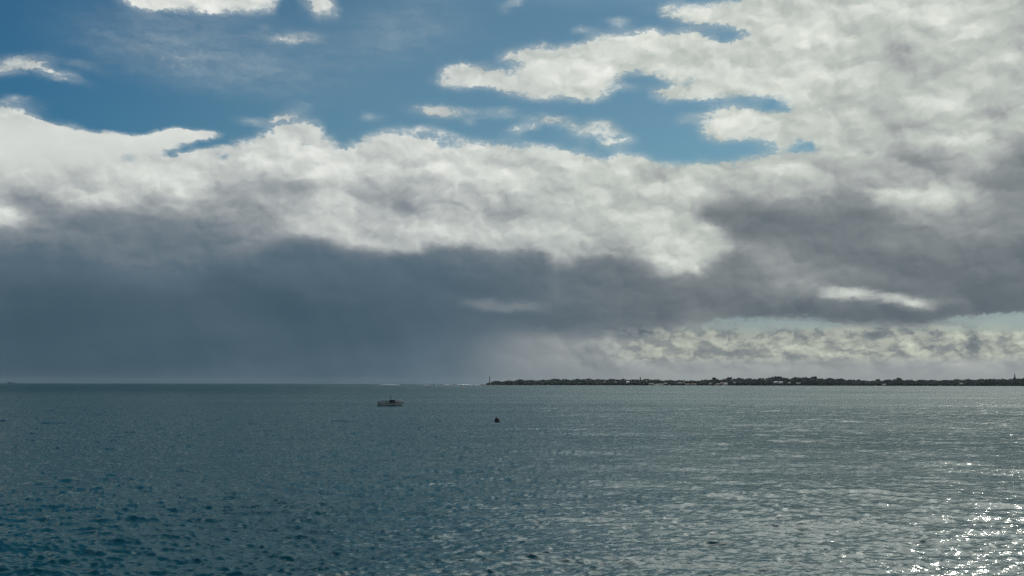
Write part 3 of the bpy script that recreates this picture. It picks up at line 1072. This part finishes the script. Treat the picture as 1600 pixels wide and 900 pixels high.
# lighthouse on the point
def build_lighthouse():
    x = 765.0
    d = shore_range(x) + 8
    p = at_range(x, d)
    g0 = up_m(4.0, d)
    H = up_m(13.8, d) - g0
    t = thing('lighthouse', (p.x, p.y, g0), 'slim pale lighthouse standing on the low rocky point', 'lighthouse')
    MB().lathe([(4.2, -6), (4.2, .6), (3.9, .9)], 20).build('base', M['stone'], t)
    MB().lathe([(3.2, .9), (2.9, H * .3), (2.4, H * .76), (2.3, H * .8)], 20).build('tower', M['stone'], t, True)
    gl = MB().lathe([(3.4, H * .80 + .01), (3.5, H * .82), (3.5, H * .835)], 20)
    gl.torus((0, 0, H * .835 + 1.1), 3.4, .06, 'Z', 20, 6)
    for k in range(10):
        a = k * math.pi / 5
        gl.tube((3.4 * math.cos(a), 3.4 * math.sin(a), H * .835), (3.4 * math.cos(a), 3.4 * math.sin(a), H * .835 + 1.1), .05, n=5)
    gl.build('gallery', M['white'], t)
    MB().lathe([(2.1, H * .836), (2.1, H * .92)], 12).build('lantern', M['glass'], t)
    MB().lathe([(2.6, H * .921), (2.2, H * .94), (.7, H * .985), (.12, H * .995), (.08, H * 1.04)], 12).build('roof', M['dark'], t)
    for z in (.25, .5, .68):
        MB().box(-.4, .4, -3.1, -2.0, H * z, H * z + 1.3).build('window', M['glass'], t)
    MB().box(-.7, .7, -4.35, -3.9, 1.0, 3.2).build('door', M['dark'], t)


build_lighthouse()


# low bushes and boulders on the point
def build_rocks():
    r = random.Random(9)
    b = MB()
    for i in range(190):
        x = 744 + abs(r.gauss(0, 1)) * 26
        d = shore_range(x) - r.uniform(-2, 16)
        p = at_range(x, d)
        s = r.uniform(.6, 2.4) * min(1.4, .5 + (x - 744) / 24)
        b.lump((p.x, p.y, s * .15), s * 1.6, s * 1.3, s * .9, .3, 1, r)
    x = 800
    while x < 1850:
        d = shore_range(x) - r.uniform(-2, 5)
        p = at_range(x, d)
        s = r.uniform(.7, 2.0)
        b.lump((p.x, p.y, .2), s * 3, s * 1.3, s * .8, .3, 1, r)
        x += r.uniform(1.5, 4)
    tag(b.build('shore_rocks', M['rock']), 'dark boulders heaped along the shore of the headland', 'rocks', kind='stuff')


build_rocks()


# surf on the reef off the point
def build_surf():
    r = random.Random(21)
    b = MB()
    for (xa, xb, y, n, hh) in [(592, 626, 602.0, 200, 2.5), (652, 690, 602.4, 50, 1.6), (690, 712, 602.6, 50, 2.0), (712, 738, 602.8, 260, 3.4), (736, 752, 603.2, 70, 2.6)]:
        for i in range(n):
            x = r.uniform(xa, xb)
            c = 1 - abs((x - (xa + xb) / 2) / ((xb - xa) / 2))
            d = 5700 + (750 - x) * 2 + r.uniform(-30, 30)
            p = at_range(x, d)
            s = hh * (.35 + .75 * c) * r.uniform(.5, 1.1)
            b.lump((p.x, p.y, s * .3), s * r.uniform(2.5, 5), s * 1.5, s, .35, 1, r)
    tag(b.build('surf', M['foam']), 'white surf breaking on the reef left of the lighthouse point', 'surf', kind='stuff')


build_surf()


# ------------------------------------------------------------------ the fishing boat
def hull_sections(L, B, keel, stations):
    """stations: (x, half beam, deck height, flare) -> list of half sections port to starboard"""
    rings = []
    for x, hb, zt, fl in stations:
        ring = []
        for s in (-1, 1):
            pts = [(hb, zt), (hb * (1 - fl * .35), zt * .55), (hb * (1 - fl * .65), .34), (hb * (1 - fl) * .8, -.35), (0.02, keel)]
            if s == 1:
                pts = pts[::-1]
            ring += [(x, s * p[0], p[1]) for p in pts]
        rings.append(ring)
    return rings


def build_boat():
    base = on_sea(610.5, 634.6)
    sc = base.length / FPX                     # metres in one photo pixel there
    t = thing('fishing_boat', (base.x, base.y, 0), 'grey fishing boat with a dark wheelhouse, mast and people on deck', 'boat',
              rz=-math.atan2(base.x, base.y) + R(4))
    L = 42 * sc
    k = L / 12.7
    st = [(-6.25, 1.75, 1.55, .25), (-4.5, 1.95, 1.45, .22), (-2, 2.1, 1.42, .2), (1, 2.1, 1.48, .25), (3.2, 1.8, 1.66, .4), (4.8, 1.15, 1.88, .6), (5.7, .6, 2.02, .75), (6.35, .06, 2.15, .9)]
    xs_w = [0, 0, 0, 0, -.1, -.35, -.6, -1.0]
    rings = hull_sections(L, 0, -.8, st)
    for rg_, dx_ in zip(rings, xs_w):          # raked stem: pull the lower points aft
        for i, p in enumerate(rg_):
            f = max(0, min(1, (2.0 - p[2]) / 2.6))
            rg_[i] = ((p[0] + dx_ * f * 1.25) * k, p[1] * k, p[2] * k)
    hull = MB().loft(rings)
    hull.bm.faces.new([v for v in hull.bm.verts][:10])
    hull.build('hull', M['hull'], t)
    bot = MB()
    rings2 = [[(p[0], p[1] * 1.012, p[2]) for p in rg_ if p[2] < .4 * k] for rg_ in rings]
    bot.loft(rings2)
    bot.build('boot_stripe', M['bottom'], t)
    MB().loft([[(p[0] * k, -p[1] * k * .97, (p[2] - .42) * k), (p[0] * k, p[1] * k * .97, (p[2] - .42) * k)] for p in st], caps=False).build('deck', M['deck'], t)
    rub = MB()
    for s in (-1, 1):
        for a, b_ in zip(st[:-1], st[1:]):
            rub.tube((a[0] * k, s * a[1] * k, a[2] * k), (b_[0] * k, s * b_[1] * k, b_[2] * k), .07)
    rub.build('gunwale', M['dark'], t)
    # wheelhouse and roof, their shadowed look put into the dark colour
    MB().box(-.8 * k, 2.0 * k, -1.15 * k, 1.15 * k, 1.0 * k, 2.75 * k, .06).build('wheelhouse', M['dark'], t)
    MB().box(-1.1 * k, 2.35 * k, -1.3 * k, 1.3 * k, 2.76 * k, 2.9 * k, .03).build('roof', M['dark'], t)
    for s in (-1, 1):
        for x0 in (-.55, .3, 1.15):
            MB().box(x0 * k, (x0 + .62) * k, min(s * 1.14, s * 1.18) * k, max(s * 1.14, s * 1.18) * k, 1.95 * k, 2.5 * k).build('window', M['glass'], t)
    MB().box(1.99 * k, 2.03 * k, -.95 * k, .95 * k, 1.95 * k, 2.5 * k).build('windscreen', M['glass'], t)
    # stern shelter
    sh = MB().box(-6.0 * k, -4.5 * k, -1.45 * k, 1.45 * k, 2.55 * k, 2.66 * k, .03)
    sh.build('stern_canopy', M['dark'], t)
    MB().box(-5.9 * k, -4.9 * k, -1.2 * k, 1.2 * k, 1.02 * k, 1.95 * k, .05).build('engine_box', M['dark'], t)
    for s in (-1, 1):
        for x0 in (-5.9, -4.6):
            MB().tube((x0 * k, s * 1.38 * k, 1.0 * k), (x0 * k, s * 1.38 * k, 2.55 * k), .04).build('post', M['metal'], t)
    # mast, radar, aerials, boom
    mast = MB().tube((.1 * k, 0, 2.9 * k), (-.1 * k, 0, 5.5 * k), .13, .07)
    mast.tube((-.45 * k, 0, 4.1 * k), (.45 * k, 0, 4.15 * k), .03)
    mast.build('mast', M['dark'], t)
    MB().tube((1.5 * k, .3 * k, 2.9 * k), (1.95 * k, .3 * k, 5.1 * k), .03, .015).build('aerial', M['metal'], t)
    MB().tube((1.2 * k, -.5 * k, 2.9 * k), (1.3 * k, -.5 * k, 4.2 * k), .03, .015).build('aerial', M['metal'], t)
    MB().lathe([(.1, 2.9 * k), (.1, 3.15 * k), (.38, 3.18 * k), (.4, 3.32 * k), (.3, 3.42 * k)], 14, (.75 * k, 0, 0)).build('radar_dome', M['hull'], t)
    MB().tube((-.9 * k, 0, 3.0 * k), (-3.8 * k, .2 * k, 3.35 * k), .05, .03).build('boom', M['metal'], t)
    # rails
    for s in (-1, 1):
        rl = MB()
        pr = None
        for x0, hb, zt, _ in st[:-1]:
            a = (x0 * k, s * hb * .96 * k, zt * k)
            b_ = (x0 * k, s * hb * .96 * k, (zt + .55) * k)
            rl.tube(a, b_, .025, n=6)
            if pr:
                rl.tube(pr, b_, .025, n=6)
            pr = b_
        rl.build('rail', M['metal'], t)
    # pale foredeck locker with an orange cover, lit by the sun
    MB().box(3.72 * k, 5.15 * k, -.8 * k, .8 * k, 1.35 * k, 2.85 * k, .12).build('foredeck_locker', M['white'], t)
    MB().box(3.42 * k, 3.71 * k, -.8 * k, .8 * k, 1.3 * k, 2.9 * k, .1).build('orange_cover', M['orange'], t)
    MB().box(-4.3 * k, -3.6 * k, .5 * k, 1.3 * k, 1.0 * k, 1.5 * k, .04).build('fish_bin', M['hull'], t)
    return t, k


boat, bk = build_boat()


def person_mesh():
    """one continuous standing figure, skin-modifier skeleton"""
    v = [((0, 0, .95), .15), ((0, 0, 1.12), .14), ((0, 0, 1.32), .17), ((0, 0, 1.46), .09), ((0, -.01, 1.53), .06), ((0, -.02, 1.62), .10), ((0, -.01, 1.70), .085),
         ((.10, 0, .88), .10), ((.13, -.03, .50), .07), ((.13, .02, .09), .045), ((.14, -.14, .04), .04),
         ((-.10, 0, .88), .10), ((-.14, -.02, .50), .07), ((-.15, .02, .09), .045), ((-.17, -.13, .04), .04),
         ((.19, 0, 1.40), .065), ((.27, .02, 1.14), .048), ((.25, -.20, 1.05), .036), ((.24, -.29, 1.05), .03),
         ((-.19, 0, 1.40), .065), ((-.27, .03, 1.13), .048), ((-.27, -.08, .90), .036), ((-.27, -.11, .81), .03)]
    e = [(0, 1), (1, 2), (2, 3), (3, 4), (4, 5), (5, 6), (0, 7), (7, 8), (8, 9), (9, 10), (0, 11), (11, 12), (12, 13), (13, 14),
         (2, 15), (15, 16), (16, 17), (17, 18), (2, 19), (19, 20), (20, 21), (21, 22)]
    me = bpy.data.meshes.new('person')
    me.from_pydata([p for p, _ in v], e, [])
    o = bpy.data.objects.new('tmp', me)
    COL.objects.link(o)
    o.modifiers.new('skin', 'SKIN')
    for i, (_, rad) in enumerate(v):
        sv = me.skin_vertices[0].data[i]
        sv.radius = (rad, rad * .8)
        sv.use_root = i == 0
    o.modifiers.new('sub', 'SUBSURF').render_levels = 1
    o.modifiers['sub'].levels = 1
    dg = bpy.context.evaluated_depsgraph_get()
    out = bpy.data.meshes.new_from_object(o.evaluated_get(dg))
    bpy.data.objects.remove(o)
    for p in out.polygons:
        p.use_smooth = True
    return out


PM = person_mesh()
dk = clothes('dark_clothes', (.03, .03, .04), (.035, .04, .05))
bl = clothes('blue_clothes', (.03, .03, .035), (.04, .07, .13))
rd = clothes('brown_clothes', (.04, .04, .045), (.10, .07, .05))
for (x, y, rz, m_, lb) in [(-3.35, -.9, .4, dk, 'person in dark clothes, leftmost of the two standing close behind the wheelhouse'),
                           (-2.55, -.7, 2.4, dk, 'person in dark clothes standing between the stern group and the wheelhouse'),
                           (-1.75, -1.0, -.6, bl, 'person in a blue jacket leaning at the aft side of the wheelhouse'),
                           (2.6, -.6, 1.2, rd, 'person in a brown jacket standing just ahead of the wheelhouse'),
                           (-4.3, .1, 1.9, dk, 'person in dark clothes under the edge of the stern canopy')]:
    o = bpy.data.objects.new('person', PM.copy())
    o.data.materials.clear()
    o.data.materials.append(m_)
    COL.objects.link(o)
    tag(o, lb, 'person', 'people on the fishing boat')
    c, s_ = math.cos(boat.rotation_euler.z), math.sin(boat.rotation_euler.z)
    o.location = (boat.location.x + (x * c - y * s_) * bk, boat.location.y + (x * s_ + y * c) * bk, 1.03 * bk)
    o.rotation_euler = (0, 0, rz)
    o.scale = (1, 1, 1)


# ------------------------------------------------------------------ small craft, buoys, ship
def small_motorboat():
    x = 1470
    d = shore_range(x) - 330
    p = at_range(x, d)
    t = thing('motorboat', (p.x, p.y, 0), 'tiny white motorboat throwing spray close under the far wooded shore', 'boat', rz=-math.atan2(p.x, p.y) + .2)
    st = [(-7, 2.0, 1.6, .2), (-3, 2.2, 1.7, .2), (1, 2.1, 1.9, .3), (4, 1.4, 2.2, .5), (6.4, .4, 2.5, .8), (7, .05, 2.6, .9)]
    MB().loft(hull_sections(14, 0, -.5, st)).build('hull', M['white'], t)
    MB().loft([[(a[0], -a[1] * .95, a[2] - .1), (a[0], a[1] * .95, a[2] - .1)] for a in st], caps=False).build('deck', M['white'], t)
    MB().box(-3.5, 2.0, -1.5, 1.5, 1.6, 3.6, .3).build('cabin', M['white'], t)
    MB().box(1.6, 2.04, -1.3, 1.3, 2.5, 3.2, .02).build('windscreen', M['glass'], t)
    MB().box(-3.2, .8, -.9, .9, 3.61, 4.6, .2).build('flybridge', M['white'], t)
    MB().tube((-2, 0, 4.6), (-2, 0, 6.8), .06).build('mast', M['metal'], t)
    r = random.Random(2)
    b = MB()
    for i in range(46):
        q = r.random()
        a = p + Vector((-6 - q * 16, r.uniform(-2, 2), 0))
        s = 1.1 * (1.1 - q * .7) * r.uniform(.6, 1.2)
        b.lump((a.x, a.y, s * .3), s * 2, s, s * .7, .35, 1, r)
    tag(b.build('boat_wake', M['foam']), 'white wake foaming behind the tiny motorboat by the far shore', 'wake', kind='stuff')


small_motorboat()


def dust_spot_buoy():  # buoy made up in place of a sensor dust spot
    p = on_sea(777, 659)
    k = p.length / FPX
    t = thing('made_up_buoy', (p.x, p.y, 0), 'made-up dark round buoy in place of a sensor dust spot, right of the fishing boat', 'buoy')
    r_ = 4.4 * k
    prof_ = [(r_ * .2, -r_ * .7), (r_ * .75, -r_ * .35), (r_, r_ * .3), (r_ * .9, r_ * .95), (r_ * .6, r_ * 1.4), (r_ * .2, r_ * 1.62)]
    MB().lathe(prof_, 24).build('float', M['rubber'], t, True)
    MB().torus((0, 0, r_ * .35), r_ * 1.0, r_ * .09, 'Z', 28, 8).build('fender_band', M['dark'], t, True)
    MB().torus((0, 0, r_ * 1.74), r_ * .17, r_ * .05).build('lifting_ring', M['metal'], t, True)


dust_spot_buoy()


def orange_buoy():
    p = on_sea(722.5, 607.6)
    t = thing('channel_buoy', (p.x, p.y, 0), 'tiny orange channel buoy on the water below the white surf', 'buoy')
    MB().lathe([(.6, -.6), (1.5, -.1), (1.6, .7), (1.2, 1.0)], 18).build('float', M['orange'], t)
    tw = MB()
    for a in range(4):
        u = a * math.pi / 2
        tw.tube((1.0 * math.cos(u), 1.0 * math.sin(u), 1.0), (.3 * math.cos(u), .3 * math.sin(u), 3.0), .08, n=6)
    tw.build('frame', M['orange'], t)
    MB().lathe([(.34, 3.0), (.34, 3.3), (.15, 3.5)], 12).build('lamp_housing', M['dark'], t)


orange_buoy()


def far_ship():
    d = 13500.0
    p = at_range(17.0, d)
    t = thing('cargo_ship', (p.x, p.y, 0), 'faint grey cargo ship on the horizon at the far left', 'ship', rz=-math.atan2(p.x, p.y))
    st = [(-38, 7, 6.5, .1), (-34, 8, 6.5, .1), (20, 8, 6.5, .1), (30, 5.5, 7.6, .3), (36, 2, 9, .5), (38, .2, 9.5, .6)]
    MB().loft(hull_sections(76, 0, -3, st)).build('hull', M['shipgrey'], t)
    MB().loft([[(a[0], -a[1] * .97, a[2] - .2), (a[0], a[1] * .97, a[2] - .2)] for a in st], caps=False).build('deck', M['shipgrey'], t)
    MB().box(-33, -20, -6, 6, 6.3, 17.5, .3).box(-30, -22, -7, 7, 17.6, 21, .3).build('deckhouse', M['shipgrey'], t)
    MB().lathe([(1.8, 17.5), (1.6, 24)], 12, (-31.5, 0, 0)).build('funnel', M['dark'], t)
    MB().tube((-25, 0, 21), (-25, 0, 28), .4, .2).build('mast', M['shipgrey'], t)
    MB().tube((2, 0, 6), (2, 0, 18), .7, .4).tube((2, 0, 17), (14, 0, 22), .4, .25).build('crane', M['shipgrey'], t)
    MB().box(-14, 18, -6.5, 6.5, 6.31, 9.0, .2).build('hatch', M['shipgrey'], t)


far_ship()


# ------------------------------------------------------------------ sea air
def build_haze():
    m = bpy.data.materials.new('sea_air')
    m.use_nodes = True
    t = m.node_tree
    t.nodes.clear()
    v = t.nodes.new('ShaderNodeVolumePrincipled')
    v.inputs['Color'].default_value = (.74, .86, .94, 1)
    v.inputs['Density'].default_value = 7e-6
    v.inputs['Anisotropy'].default_value = 0.0
    o_ = t.nodes.new('ShaderNodeOutputMaterial')
    t.links.new(v.outputs[0], o_.inputs['Volume'])
    h = MB().box(-17500, 17500, -17500, 17500, -3.0, 72.0).build('haze', m)
    tag(h, 'thin pale sea haze greying the far headland and horizon', 'haze', kind='stuff')


build_haze()
